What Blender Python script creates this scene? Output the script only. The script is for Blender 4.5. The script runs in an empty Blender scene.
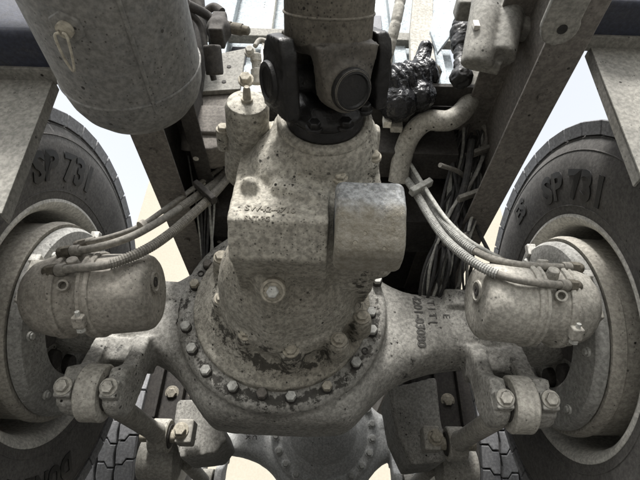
import bpy, bmesh, math, random
from mathutils import Vector, Matrix, noise
from mathutils.bvhtree import BVHTree
random.seed(7)
R = math.radians
S = bpy.context.scene
COL = S.collection

# ------------------------------------------------------------------ camera
FPX, PITCH, YAW, ROLL = 466.7, .6001, .0045, .0263
CAM = Vector((.0129, 0, .033))
cp, sp, cy, sy = math.cos(PITCH), math.sin(PITCH), math.cos(YAW), math.sin(YAW)
FWD = Vector((sy*cp, cy*cp, sp)); R0 = Vector((cy, -sy, 0)); U0 = R0.cross(FWD)
RGT = R0*math.cos(ROLL) + U0*math.sin(ROLL); UPV = U0*math.cos(ROLL) - R0*math.sin(ROLL)
cd = bpy.data.cameras.new('camera'); cam = bpy.data.objects.new('camera', cd); COL.objects.link(cam)
m = Matrix((RGT, UPV, -FWD)).transposed().to_4x4(); m.translation = CAM
cam.matrix_world = m
cd.sensor_width = 36; cd.lens = 36*FPX/640; cd.clip_start = .01; cd.clip_end = 500
S.camera = cam

# ------------------------------------------------------------------ light
SUN_EL, SUN_AZ = 52, 190       # azimuth measured from +Y (rear of truck) clockwise
w = bpy.data.worlds.new('World'); S.world = w; w.use_nodes = True
nt = w.node_tree; bg = nt.nodes['Background']
sky = nt.nodes.new('ShaderNodeTexSky'); sky.sky_type = 'NISHITA'; sky.sun_disc = False
sky.sun_elevation = R(SUN_EL); sky.sun_rotation = R(SUN_AZ); sky.air_density = 1.6; sky.dust_density = 4.0
hsv = nt.nodes.new('ShaderNodeHueSaturation'); hsv.inputs['Saturation'].default_value = .22   # thin white overcast
nt.links.new(sky.outputs[0], hsv.inputs['Color']); nt.links.new(hsv.outputs[0], bg.inputs[0]); bg.inputs[1].default_value = .15
sl = bpy.data.lights.new('sun', 'SUN'); sl.energy = 2.8; sl.angle = R(10); sl.color = (1, .975, .94)
so = bpy.data.objects.new('sun', sl); COL.objects.link(so)
sdir = Vector((math.sin(R(SUN_AZ))*math.cos(R(SUN_EL)), math.cos(R(SUN_AZ))*math.cos(R(SUN_EL)), math.sin(R(SUN_EL))))
so.rotation_euler = (-sdir).to_track_quat('-Z', 'Y').to_euler(); so.location = sdir*30
S.view_settings.view_transform = 'Standard'; S.view_settings.look = 'None'
S.view_settings.gamma = 1; S.view_settings.exposure = 1.2
S.render.engine = 'CYCLES'
S.cycles.max_bounces = 5; S.cycles.diffuse_bounces = 3; S.cycles.glossy_bounces = 2

def at(px, py, Y=None, X=None, Z=None):
    "point of the place seen at a photograph pixel, on the upright plane y = Y (or x = X, z = Z), metres"
    d = FWD + RGT*((px-320)/FPX) + UPV*((240-py)/FPX)
    k = (Y-CAM.y)/d.y if Y is not None else (X-CAM.x)/d.x if X is not None else (Z-CAM.z)/d.z
    return CAM + d*k

# ------------------------------------------------------------------ materials
def mat(name, c1, c2, c3=None, rough=.85, speck=.5, oil=0., bump=.35, scale=1., metal=0., oilcol=(.012, .011, .01), oilrough=.45, speckcol=(.015, .013, .011), grain=.25):
    m = bpy.data.materials.new(name); m.use_nodes = True
    t = m.node_tree; N = t.nodes; L = t.links; b = N['Principled BSDF']
    tc = N.new('ShaderNodeTexCoord'); co = tc.outputs['Object']
    def noi(s, det=6, ro=.6, dist=0.):
        n = N.new('ShaderNodeTexNoise'); n.inputs['Scale'].default_value = s*scale; n.inputs['Detail'].default_value = det
        n.inputs['Roughness'].default_value = ro; n.inputs['Distortion'].default_value = dist
        L.new(co, n.inputs['Vector']); return n.outputs['Fac']
    def ramp(f, a, bb, lo=0., hi=1.):
        n = N.new('ShaderNodeMapRange'); n.interpolation_type = 'SMOOTHSTEP'
        n.inputs[1].default_value = a; n.inputs[2].default_value = bb; n.inputs[3].default_value = lo; n.inputs[4].default_value = hi
        L.new(f, n.inputs[0]); return n.outputs[0]
    def mix(f, a, bb, mode='MIX'):
        n = N.new('ShaderNodeMix'); n.data_type = 'RGBA'; n.blend_type = mode
        for s_, v in ((n.inputs[0], f), (n.inputs[6], a), (n.inputs[7], bb)):
            if isinstance(v, (int, float)): s_.default_value = v
            elif isinstance(v, tuple): s_.default_value = (*v, 1)
            else: L.new(v, s_)
        return n.outputs[2]
    def mul(a, bb):
        n = N.new('ShaderNodeMath'); n.operation = 'MULTIPLY'
        for s_, v in zip(n.inputs, (a, bb)):
            if isinstance(v, (int, float)): s_.default_value = v
            else: L.new(v, s_)
        return n.outputs[0]
    big = ramp(noi(4.5, 5, .60, .2), .32, .70)
    col = mix(big, c1, c2)
    if c3: col = mix(ramp(noi(26, 5, .80, .2), .46, .80, 0., .55), col, c3)
    fine = ramp(noi(120, 2, .7), .3, .72, 1-grain, 1+grain)
    g = N.new('ShaderNodeVectorMath'); g.operation = 'SCALE'; L.new(col, g.inputs[0]); L.new(fine, g.inputs['Scale']); col = g.outputs[0]
    vor = N.new('ShaderNodeTexVoronoi'); vor.inputs['Scale'].default_value = 72*scale; L.new(co, vor.inputs['Vector'])
    vor.inputs['Randomness'].default_value = 1
    v2 = N.new('ShaderNodeTexVoronoi'); v2.inputs['Scale'].default_value = 230*scale; L.new(co, v2.inputs['Vector'])
    sep = N.new('ShaderNodeSeparateColor'); L.new(vor.outputs['Color'], sep.inputs[0])
    sep2 = N.new('ShaderNodeSeparateColor'); L.new(v2.outputs['Color'], sep2.inputs[0])
    spA = mul(ramp(vor.outputs['Distance'], .15, .24, 1., 0.), ramp(sep.outputs[0], 1-.30*speck, 1-.30*speck+.03))
    spB = mul(ramp(v2.outputs['Distance'], .22, .36, 1., 0.), ramp(sep2.outputs[0], 1-.40*speck, 1-.40*speck+.03))
    patch = ramp(noi(11, 2, .6), .40, .60, .25, 1.)
    sa = mul(spA, patch); sb = mul(mul(spB, patch), .75)
    col = mix(sa, col, speckcol); col = mix(sb, col, speckcol)
    rg = None
    if oil > 0:
        o = ramp(noi(15, 6, .78, .3), .70-.22*oil, .80-.22*oil)
        col = mix(mul(o, .93), col, oilcol)
        rg = ramp(o, 0, 1, rough, oilrough)
    L.new(col, b.inputs['Base Color'])
    if rg is not None: L.new(rg, b.inputs['Roughness'])
    else: b.inputs['Roughness'].default_value = rough
    b.inputs['Metallic'].default_value = metal
    b.inputs['Specular IOR Level'].default_value = .35
    bp = N.new('ShaderNodeBump'); bp.inputs['Strength'].default_value = bump; bp.inputs['Distance'].default_value = .004
    h1 = noi(55, 4, .7)
    hm = N.new('ShaderNodeMath'); hm.operation = 'SUBTRACT'; L.new(h1, hm.inputs[0]); L.new(mul(sa, .35), hm.inputs[1])
    L.new(hm.outputs[0], bp.inputs['Height']); L.new(bp.outputs[0], b.inputs['Normal'])
    return m

M = dict(
 carrier=mat('dusty_carrier_iron', (.355, .34, .295), (.242, .226, .188), (.115, .107, .09), speck=.85, oil=.2, bump=.45, grain=.32),
 housing=mat('dusty_housing_iron', (.315, .308, .283), (.195, .19, .172), (.08, .078, .07), speck=.9, oil=.52, bump=.42, grain=.3),
 rear=mat('grey_rear_iron', (.56, .565, .55), (.44, .445, .435), (.30, .30, .29), speck=.25, bump=.3),
 dust=mat('road_dust_on_steel', (.38, .365, .325), (.27, .26, .23), (.17, .163, .147), speck=.35, bump=.28),
 chamber=mat('dusty_chamber_paint', (.33, .31, .272), (.235, .222, .195), (.14, .132, .115), speck=.35, oil=.02, bump=.22),
 drum=mat('dusty_drum_iron', (.38, .36, .315), (.30, .285, .25), (.22, .21, .187), speck=.3, bump=.25),
 plate=mat('grey_backing_steel', (.34, .338, .318), (.25, .248, .232), (.19, .188, .175), speck=.5, bump=.25),
 rim=mat('dusty_rim_paint', (.62, .61, .57), (.48, .47, .43), (.34, .33, .30), speck=.15, bump=.12),
 rubber=mat('tyre_rubber', (.115, .11, .104), (.08, .077, .073), (.15, .143, .132), rough=.8, speck=.2, bump=.25),
 tread=mat('tread_rubber', (.22, .222, .228), (.16, .162, .168), (.27, .27, .265), rough=.7, speck=.1, bump=.12),
 letter=mat('letter_rubber', (.014, .014, .014), (.009, .009, .009), None, rough=.55, speck=0, bump=.1),
 rail=mat('brown_frame_paint', (.155, .142, .127), (.115, .105, .093), (.08, .074, .066), speck=.25, bump=.2),
 tank=mat('dusty_tank_paint', (.20, .195, .178), (.165, .162, .152), (.105, .112, .12), speck=.6, bump=.12, rough=.6),
 black=mat('greasy_black_steel', (.013, .012, .0115), (.008, .008, .008), (.035, .031, .026), rough=.42, speck=.2, bump=.5),
 grease=mat('thick_wet_grease', (.008, .008, .009), (.014, .014, .015), None, rough=.16, speck=0, bump=1.0),
 shaft=mat('spattered_shaft_tube', (.19, .174, .143), (.13, .118, .097), (.07, .063, .052), speck=1.3, oil=.22, bump=.35),
 shaftoil=mat('oily_yoke_steel', (.12, .108, .088), (.06, .054, .045), (.02, .018, .016), speck=1.0, oil=.55, bump=.4, rough=.6),
 hose=mat('dusty_hose', (.24, .228, .20), (.165, .157, .14), (.09, .086, .078), speck=.2, bump=.15),
 hosegrey=mat('grey_spiral_guard', (.34, .34, .32), (.24, .24, .225), None, speck=.2, bump=.15),
 brass=mat('dirty_brass_fitting', (.12, .108, .085), (.06, .055, .046), None, speck=.5, bump=.25),
 dark=mat('shadowed_dark_steel', (.05, .046, .042), (.03, .028, .026), (.08, .072, .062), speck=.2, bump=.3),
 wire=mat('cable_sheath', (.05, .05, .05), (.03, .03, .03), (.13, .12, .105), speck=.1, bump=.1),
 wirepale=mat('pale_cable_sheath', (.38, .38, .35), (.25, .25, .23), None, speck=.1, bump=.1),
 mark=mat('dirt_in_casting_marks', (.10, .098, .09), (.06, .058, .054), (.2, .2, .19), speck=.3, bump=.3),
 markpale=mat('worn_casting_marks', (.24, .225, .19), (.15, .14, .118), None, speck=.4, bump=.4),
 bolt=mat('dusty_bolt_steel', (.40, .37, .30), (.26, .24, .20), (.12, .11, .09), speck=.3, bump=.3),
 boltgrey=mat('grey_bolt_steel', (.46, .46, .43), (.33, .33, .31), None, speck=.3, bump=.25),
 navy=mat('navy_body_paint', (.02, .025, .045), (.03, .033, .045), (.07, .066, .06), rough=.5, speck=.2, bump=.15),
 panel=mat('dusty_hanger_paint', (.23, .223, .198), (.17, .166, .15), (.12, .118, .108), speck=.3, bump=.15),
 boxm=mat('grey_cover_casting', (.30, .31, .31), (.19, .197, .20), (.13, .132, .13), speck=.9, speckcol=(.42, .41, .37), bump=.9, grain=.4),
 pale=mat('pale_blue_beam_paint', (.38, .42, .44), (.30, .335, .355), (.22, .235, .24), speck=.25, bump=.15),
 white=mat('dusty_white_paint', (.62, .60, .54), (.48, .46, .41), None, speck=.2, bump=.12),
 concrete=mat('yard_asphalt', (.12, .117, .11), (.10, .098, .092), (.08, .078, .074), speck=.1, bump=.2, scale=.3),
 wall=mat('cream_wall_plaster', (.33, .305, .25), (.31, .287, .235), None, speck=0, bump=.05, scale=.2, grain=.05),
 glass=mat('dark_window_pane', (.05, .06, .07), (.06, .07, .08), None, rough=.1, speck=0, bump=0),
)

def brown_below(m, z, soft, colr):
    "second colour mixed in towards the bottom of a thing, with a ragged edge"
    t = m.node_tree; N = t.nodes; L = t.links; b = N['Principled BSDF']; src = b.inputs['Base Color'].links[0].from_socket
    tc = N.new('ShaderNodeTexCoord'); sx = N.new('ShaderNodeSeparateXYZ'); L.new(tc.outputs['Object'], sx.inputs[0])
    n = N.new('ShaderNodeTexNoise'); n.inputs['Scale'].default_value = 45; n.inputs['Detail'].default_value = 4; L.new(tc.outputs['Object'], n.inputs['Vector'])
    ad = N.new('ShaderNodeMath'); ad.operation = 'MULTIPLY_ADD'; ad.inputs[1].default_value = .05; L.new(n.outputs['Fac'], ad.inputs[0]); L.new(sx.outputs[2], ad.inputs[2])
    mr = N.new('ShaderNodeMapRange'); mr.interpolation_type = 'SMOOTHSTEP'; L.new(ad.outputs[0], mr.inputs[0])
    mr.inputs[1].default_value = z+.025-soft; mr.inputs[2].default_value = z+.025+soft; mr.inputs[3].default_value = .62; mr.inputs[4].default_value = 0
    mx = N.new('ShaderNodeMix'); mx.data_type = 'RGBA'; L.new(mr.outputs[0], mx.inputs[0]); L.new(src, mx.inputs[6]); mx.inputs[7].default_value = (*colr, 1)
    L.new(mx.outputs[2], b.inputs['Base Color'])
def ring_stain(m, c, r, wid, lo, hi, colr, zdir=-.2):
    "oil that has crept out round a bolted joint: ragged band of radius r about a y axis"
    t = m.node_tree; N = t.nodes; L = t.links; b = N['Principled BSDF']; src = b.inputs['Base Color'].links[0].from_socket
    tc = N.new('ShaderNodeTexCoord'); mp = N.new('ShaderNodeVectorMath'); mp.operation = 'SUBTRACT'; L.new(tc.outputs['Object'], mp.inputs[0]); mp.inputs[1].default_value = c
    ml = N.new('ShaderNodeVectorMath'); ml.operation = 'MULTIPLY'; L.new(mp.outputs[0], ml.inputs[0]); ml.inputs[1].default_value = (1, 0, 1)
    le = N.new('ShaderNodeVectorMath'); le.operation = 'LENGTH'; L.new(ml.outputs[0], le.inputs[0])
    def math_(op, a, bb):
        n = N.new('ShaderNodeMath'); n.operation = op
        for s_, v in zip(n.inputs, (a, bb)):
            if isinstance(v, (int, float)): s_.default_value = v
            else: L.new(v, s_)
        return n.outputs[0]
    d = math_('ABSOLUTE', math_('SUBTRACT', le.outputs['Value'], r), 0)
    n = N.new('ShaderNodeTexNoise'); n.inputs['Scale'].default_value = 42; n.inputs['Detail'].default_value = 5; n.inputs['Roughness'].default_value = .75; L.new(tc.outputs['Object'], n.inputs['Vector'])
    sx = N.new('ShaderNodeSeparateXYZ'); L.new(mp.outputs[0], sx.inputs[0])
    v = math_('ADD', math_('SUBTRACT', math_('SUBTRACT', math_('MULTIPLY', n.outputs['Fac'], 2.2), .6), math_('DIVIDE', d, wid)), math_('MULTIPLY', sx.outputs[2], zdir*5))
    mr = N.new('ShaderNodeMapRange'); mr.interpolation_type = 'SMOOTHSTEP'; L.new(v, mr.inputs[0]); mr.inputs[1].default_value = lo; mr.inputs[2].default_value = hi; mr.inputs[3].default_value = 0; mr.inputs[4].default_value = .9
    mx = N.new('ShaderNodeMix'); mx.data_type = 'RGBA'; L.new(mr.outputs[0], mx.inputs[0]); L.new(src, mx.inputs[6]); mx.inputs[7].default_value = (*colr, 1)
    L.new(mx.outputs[2], b.inputs['Base Color'])
ring_stain(M['housing'], (-.067, 0, .531), .225, .05, .42, .60, (.03, .028, .024))
ring_stain(M['carrier'], (-.05, 0, .525), .165, .05, .44, .62, (.035, .032, .026))
brown_below(M['boxm'], .462, .020, (.22, .19, .13))  # cover box colour turns brown towards the bottom

# ------------------------------------------------------------------ mesh helpers
def basis(d):
    d = Vector(d).normalized()
    a = Vector((0, 0, 1)) if abs(d.z) < .9 else Vector((1, 0, 0))
    u = d.cross(a).normalized(); v = d.cross(u).normalized()
    return d, u, v

class MB:
    def __init__(self): self.v = []; self.f = []
    def add(self, vs, fs):
        o = len(self.v); self.v += [tuple(x) for x in vs]; self.f += [[i+o for i in f] for f in fs]; return self
    def box(self, c, s, rot=None):
        c = Vector(c); h = Vector(s)/2; vs = []
        for x in (-1, 1):
            for y in (-1, 1):
                for z in (-1, 1):
                    p = Vector((x*h.x, y*h.y, z*h.z)); p = rot @ p if rot else p; vs.append(c+p)
        return self.add(vs, [(0, 1, 3, 2), (4, 6, 7, 5), (0, 4, 5, 1), (2, 3, 7, 6), (0, 2, 6, 4), (1, 5, 7, 3)])
    def lathe(self, o, d, prof, seg=32, cap=True, closed=False, stretch=False):
        "prof: (distance along axis, radius)"
        ln_ = Vector(d).length if stretch else 1.; o = Vector(o); d, u, v = basis(d); d = d*ln_; vs = []; fs = []; n = len(prof)
        for h, r in prof:
            for k in range(seg):
                a = 2*math.pi*k/seg; vs.append(o + d*h + (u*math.cos(a)+v*math.sin(a))*r)
        for i in range(n if closed else n-1):
            j = (i+1) % n
            for k in range(seg):
                k2 = (k+1) % seg; fs.append((i*seg+k, i*seg+k2, j*seg+k2, j*seg+k))
        if cap and not closed:
            fs.append(tuple(range(seg-1, -1, -1))); fs.append(tuple((n-1)*seg+k for k in range(seg)))
        return self.add(vs, fs)
    def cyl(self, a, b, r, r2=None, seg=28):
        a = Vector(a); b = Vector(b); return self.lathe(a, b-a, [(0, r), ((b-a).length, r if r2 is None else r2)], seg)
    def tube(self, pts, r, seg=12, rfun=None):
        vs = []; fs = []; n = len(pts); u = None
        for i, p in enumerate(pts):
            p = Vector(p); t = (Vector(pts[min(i+1, n-1)])-Vector(pts[max(i-1, 0)])).normalized()
            if u is None: _, u, _ = basis(t)
            u = (u - t*u.dot(t)).normalized(); v = t.cross(u)
            rr = rfun(i) if rfun else r
            for k in range(seg):
                a = 2*math.pi*k/seg; vs.append(p + (u*math.cos(a)+v*math.sin(a))*rr)
        for i in range(n-1):
            for k in range(seg):
                k2 = (k+1) % seg; fs.append((i*seg+k, i*seg+k2, (i+1)*seg+k2, (i+1)*seg+k))
        fs.append(tuple(range(seg-1, -1, -1))); fs.append(tuple((n-1)*seg+k for k in range(seg)))
        return self.add(vs, fs)
    def prism(self, poly, d):
        "closed polygon of 3D points swept by vector d"
        d = Vector(d); n = len(poly); a = [Vector(p) for p in poly]
        vs = a + [p+d for p in a]
        fs = [tuple(range(n-1, -1, -1)), tuple(range(n, 2*n))] + [(i, (i+1) % n, n+(i+1) % n, n+i) for i in range(n)]
        return self.add(vs, fs)
    def ball(self, c, r, sc=(1, 1, 1), seg=24, ring=14, rot=None):
        c = Vector(c); vs = []; fs = []
        for i in range(1, ring):
            th = math.pi*i/ring
            for k in range(seg):
                a = 2*math.pi*k/seg
                p = Vector((math.sin(th)*math.cos(a)*sc[0], math.sin(th)*math.sin(a)*sc[1], math.cos(th)*sc[2]))*r
                vs.append(c + (rot @ p if rot else p))
        for s_ in (1, -1):
            p = Vector((0, 0, s_*r*sc[2])); vs.append(c + (rot @ p if rot else p))
        T, B = len(vs)-2, len(vs)-1
        for i in range(ring-2):
            for k in range(seg):
                k2 = (k+1) % seg; fs.append((i*seg+k, (i+1)*seg+k, (i+1)*seg+k2, i*seg+k2))
        for k in range(seg):
            k2 = (k+1) % seg; fs.append((T, k, k2)); fs.append((B, (ring-2)*seg+k2, (ring-2)*seg+k))
        return self.add(vs, fs)
    def torus(self, o, d, R_, r, seg=40, ms=10, a0=0, a1=2*math.pi):
        o = Vector(o); d, u, v = basis(d)
        if a1-a0 > 6.28:
            return self.lathe(o, d, [(r*math.sin(2*math.pi*k/ms), R_+r*math.cos(2*math.pi*k/ms)) for k in range(ms)], seg, closed=True)
        return self.tube([o+(u*math.cos(a0+(a1-a0)*k/seg)+v*math.sin(a0+(a1-a0)*k/seg))*R_ for k in range(seg+1)], r, ms)
    def mesh(self, name):
        me = bpy.data.meshes.new(name); me.from_pydata(self.v, [], self.f)
        bm = bmesh.new(); bm.from_mesh(me); bmesh.ops.recalc_face_normals(bm, faces=bm.faces); bm.to_mesh(me); bm.free()
        return me
    def build(self, name, m, parent=None, bevel=0., smooth=35, seg=2):
        me = self.mesh(name); return finish(me, name, m, parent, bevel, smooth, seg)

def finish(me, name, m, parent=None, bevel=0., smooth=35, seg=2):
    if smooth:
        me.polygons.foreach_set('use_smooth', [True]*len(me.polygons)); me.set_sharp_from_angle(angle=R(smooth))
    o = bpy.data.objects.new(name, me); COL.objects.link(o)
    if m: me.materials.append(M[m] if isinstance(m, str) else m)
    if parent:
        o.parent = parent; L = Vector((0, 0, 0)); p = parent
        while p: L += p.location; p = p.parent
        o.location = -L
    if bevel:
        b = o.modifiers.new('bevel', 'BEVEL'); b.width = bevel; b.segments = seg; b.limit_method = 'ANGLE'; b.angle_limit = R(40); b.harden_normals = True
    return o

def casting(name, mb, m, parent=None, voxel=.005, it=5, rough=.0, freq=28):
    "closed shells fused into one rounded cast surface"
    me = mb.mesh('raw'); o = bpy.data.objects.new('raw', me); COL.objects.link(o)
    r = o.modifiers.new('r', 'REMESH'); r.mode = 'VOXEL'; r.voxel_size = voxel
    s_ = o.modifiers.new('s', 'SMOOTH'); s_.iterations = it; s_.factor = .5
    dg = bpy.context.evaluated_depsgraph_get(); dg.update()
    me2 = bpy.data.meshes.new_from_object(o.evaluated_get(dg)); me2.name = name
    bpy.data.objects.remove(o)
    if rough:
        nv = len(me2.vertices); no = [0.]*(nv*3); me2.vertex_normals.foreach_get('vector', no)
        co = [0.]*(nv*3); me2.vertices.foreach_get('co', co)
        for i in range(nv):
            k = 3*i; n = noise.fractal(Vector(co[k:k+3])*freq, .8, 2.0, 4)*rough
            co[k] += no[k]*n; co[k+1] += no[k+1]*n; co[k+2] += no[k+2]*n
        me2.vertices.foreach_set('co', co); me2.update()
    return finish(me2, name, m, parent, 0, 180)

def thing(name, label, cat, loc=(0, 0, 0), group=None):
    o = bpy.data.objects.new(name, None); COL.objects.link(o); o.location = loc; o.empty_display_size = .05
    return tag(o, label, cat, group)
def tag(o, label, cat, group=None):
    o['label'] = label; o['category'] = cat
    if group: o['group'] = group
    return o
def struct(o): o['kind'] = 'structure'; return o

def spline(pts, n=10):
    P = [Vector(p) for p in pts]; P = [P[0]*2-P[1]] + P + [P[-1]*2-P[-2]]; out = []
    for i in range(1, len(P)-2):
        a, b, c, d = P[i-1:i+3]
        for k in range(n):
            t = k/n
            out.append(.5*((2*b)+(c-a)*t+(2*a-5*b+4*c-d)*t*t+(3*b-a-3*c+d)*t**3))
    out.append(P[-2]); return out

def hexbolt(mb, p, d, r=.011, h=.010, washer=True):
    p = Vector(p); d = Vector(d).normalized()
    if washer: mb.lathe(p, d, [(-.003, r*1.35), (.0025, r*1.35), (.003, r*1.25)], 18)
    mb.lathe(p, d, [(0, r), (h*.85, r), (h, r*.86)], 6)
    return mb

def text_mesh(body, size, depth, bold=0.):
    c = bpy.data.curves.new('t', 'FONT'); c.body = body; c.size = size; c.extrude = depth; c.align_x = 'CENTER'; c.offset = bold
    c.resolution_u = 3
    o = bpy.data.objects.new('t', c); COL.objects.link(o)
    dg = bpy.context.evaluated_depsgraph_get(); dg.update()
    me = bpy.data.meshes.new_from_object(o.evaluated_get(dg)); bpy.data.objects.remove(o); return me

# ------------------------------------------------------------------ setting
g = MB().box((0, 40, -.15), (300, 300, .3)); o = struct(g.build('ground', 'concrete', None, 0, 0))
AX, AY, AZ = 0., 1.13, .535                       # centre of the first drive axle
WHEELBASE = 1.30

b = thing('building', 'cream plastered building behind the truck', 'building', (0, 10, 0))
MB().box((.1, 14, 5), (9.8, 8, 10)).build('wall', 'wall', b, .02)
MB().box((.1, 14, 10.1), (10.3, 8.5, .25)).build('roof', 'pale', b, .02)

# ------------------------------------------------------------------ chassis frame
fr = thing('chassis_frame', 'dark brown riveted ladder frame of the truck above the axles', 'truck frame', (0, 1.1, .755))
RAILS = ((-.387, -.313, -1), (.385, .457, 1))
for x0, x1, s in RAILS:
    web = x0 if s < 0 else x1; inn = x1 if s < 0 else x0; t = .008
    poly = [(web, .755), (inn, .755), (inn, .755+t), (web-s*t, .755+t), (web-s*t, 1.005-t), (inn, 1.005-t), (inn, 1.005), (web, 1.005)]
    ra = MB().prism([(x, -.6, z) for x, z in poly], (0, 4.2, 0)).build('side_rail', 'rail', fr, .003)
    for k in range(16):
        y = .56+k*.17
        hexbolt(MB(), (inn + s*.036, y, .7545), (0, 0, -1), .008, .006, False).build('rivet', 'rail', ra)
# inner liner of the left rail with white discs painted as daylight through holes, right one dark
ln = MB().prism([(-.300, .5, .83), (-.262, .5, .83), (-.262, .5, .836), (-.294, .5, .836), (-.294, .5, 1.0), (-.300, .5, 1.0)], (0, 2.6, 0)).build('rail_liner', 'dark', fr, .002)
for k in range(5): MB().cyl((-.29, .83+k*.09, .829), (-.29, .83+k*.09, .8305), .007, seg=14).build('hole_daylight', 'white', ln)
for y, z0, z1, mt in ((1.02, .80, .98, 'dark'), (1.72, .80, .98, 'dark'), (2.5, .78, .98, 'dark')):
    x0, x1 = -.305, .38
    poly = [(y, z0), (y+.10, z0), (y+.10, z0+.01), (y+.01, z0+.01), (y+.01, z1-.01), (y+.1, z1-.01), (y+.1, z1), (y, z1)]
    MB().prism([(x0, a, b_) for a, b_ in poly], (x1-x0, 0, 0)).build('crossmember', mt, fr, .003)
MB().box((.035, 1.36, 1.016), (.86, 1.12, .012)).build('cover_plate', 'dark', fr, .002)
MB().box((.275, .765, 1.014), (.34, .06, .014)).build('cover_plate', 'dark', fr, .002)
MB().prism([(-.30, .86, .90), (-.30, .955, .90), (-.30, .955, .91), (-.30, .87, .91), (-.30, .87, 1.0), (-.30, .86, 1.0)], (.67, 0, 0)).build('crossmember', 'dark', fr, .003)

# ------------------------------------------------------------------ axles
def housing_mesh():
    mb = MB()
    top = [(-.66, .066), (-.55, .070), (-.45, .074), (-.385, .086), (-.33, .112), (-.275, .160), (-.21, .215), (-.14, .25), (-.067, .262), (.01, .25), (.08, .212), (.14, .155), (.19, .112), (.245, .088), (.32, .079), (.45, .074), (.55, .070), (.66, .066)]
    bot = [(-.66, -.074), (-.55, -.086), (-.46, -.094), (-.40, -.104), (-.355, -.122), (-.315, -.152), (-.27, -.202), (-.235, -.242), (-.20, -.258), (-.067, -.262), (.065, -.260), (.105, -.245), (.145, -.205), (.19, -.163), (.24, -.133), (.30, -.113), (.38, -.100), (.46, -.094), (.55, -.086), (.66, -.074)]
    T_ = spline([(a, 0, b_) for a, b_ in top], 8); B_ = spline([(a, 0, b_) for a, b_ in bot], 8)
    def lin(P, x):
        for p, q in zip(P, P[1:]):
            if p.x <= x <= q.x: return p.z+(q.z-p.z)*(x-p.x)/max(1e-9, q.x-p.x)
        return P[-1].z
    n, K = 48, 132; vs = []; fs = []
    for i in range(K+1):
        x = -.66+1.32*i/K; zt, zb = lin(T_, x), lin(B_, x)
        k = max(0., 1-abs(x+.067)/.34); k = k*k*(3-2*k); hd = .080+.046*min(1, k*1.35); ex = 2/(2.9+1.8*k)
        for j in range(n):
            a_ = 2*math.pi*j/n; c_, s_ = math.cos(a_), math.sin(a_)
            vs.append((x, AY-hd*math.copysign(abs(c_)**ex, c_), AZ+(zt+zb)/2+(zt-zb)/2*math.copysign(abs(s_)**ex, s_)))
    for i in range(K):
        for j in range(n): fs.append((i*n+j, i*n+(j+1) % n, (i+1)*n+(j+1) % n, (i+1)*n+j))
    fs.append(tuple(range(n))); fs.append(tuple(K*n+j for j in range(n))); mb.add(vs, fs)
    mb.lathe((-.067, 1.000, AZ-.004), (0, 1, 0), [(0, .238), (.012, .248), (.05, .250), (.24, .235), (.27, .20), (.29, .12), (.30, .02)], 64)
    for s in (-1, 1):                       # arm ends, brake spider hub and torque rod ears
        mb.cyl((s*.50, AY, AZ), (s*.66, AY, AZ), .085, .08)
        for xe in (.393, .483):
            mb.prism([(s*xe-.018, 1.0+yy, zz) for yy, zz in ((-.045, .352), (-.045, .278), (-.012, .264), (.03, .270), (.06, .30), (.11, .46), (.04, .46), (.008, .378))], (.036, 0, 0))
        mb.box((s*.438, 1.085, .425), (.125, .09, .06))
        mb.box((s*.39, AY-.03, AZ+.05), (.11, .12, .05))
    return mb

def text_on(body, size, depth, origin, ux, uy, m, parent, name='casting_number', bold=0., snap=False):
    me = text_mesh(body, size, depth, bold); ux = Vector(ux).normalized(); uy = Vector(uy); uy = (uy-ux*uy.dot(ux)).normalized(); n = ux.cross(uy); o_ = Vector(origin)
    if snap:                                # raised characters follow the cast surface
        src = parent.data; bv = BVHTree.FromPolygons([v.co for v in src.vertices], [p.vertices for p in src.polygons])
        for v in me.vertices:
            q = o_ + ux*v.co.x + uy*v.co.y; h = bv.ray_cast(Vector((q.x, .3, q.z)), Vector((0, 1, 0)))
            q.y = (h[0].y if h[0] else o_.y); q.y += (-.0016 if v.co.z > 0 else .003); v.co = q
    else:
        for v in me.vertices: v.co = o_ + ux*v.co.x + uy*v.co.y + n*v.co.z
    me.update(); return finish(me, name, m, parent, 0, 0)

ax1 = thing('drive_axle', 'dusty cast drive axle with bolted differential between the brake chambers', 'axle', (0, AY, AZ))
hs = casting('axle_housing', housing_mesh(), 'housing', ax1, .0055, 6, .0012)
# ring of flange bolts, tall dark studs with worn heads
BOLTS = [(208, 265), (195, 285), (186, 327), (192, 349), (206, 371), (233, 387), (262, 394), (291, 397), (327, 387), (356, 363), (372, 331), (371, 313), (377, 281)]
for px, py in BOLTS:
    p = at(px, py, Y=.992)
    d = Vector((p.x+.067, 0, p.z-AZ+.004)); 
    if d.length > .236: d *= .236/d.length
    p = Vector((-.067+d.x, 1.0, AZ-.004+d.z))
    mb = MB().cyl(p+Vector((0, .01, 0)), p+Vector((0, -.010, 0)), .0125, seg=16)
    bo = mb.build('flange_stud', 'dark', hs, .0015)
    hexbolt(MB(), p+Vector((0, -.010, 0)), (0, -1, 0), .0118, .011, False).build('bolt_head', random.choice(('boltgrey', 'bolt', 'rail', 'boltgrey')), hs, .0012)
for px, py in ((201, 274), (365, 351)):
    p = at(px, py, Y=1.0); MB().lathe(p, (0, -1, 0), [(-.004, .008), (.0035, .008), (.0035, .0055), (-.002, .005)], 16).build('bolt_hole', 'dark', hs)

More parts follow.
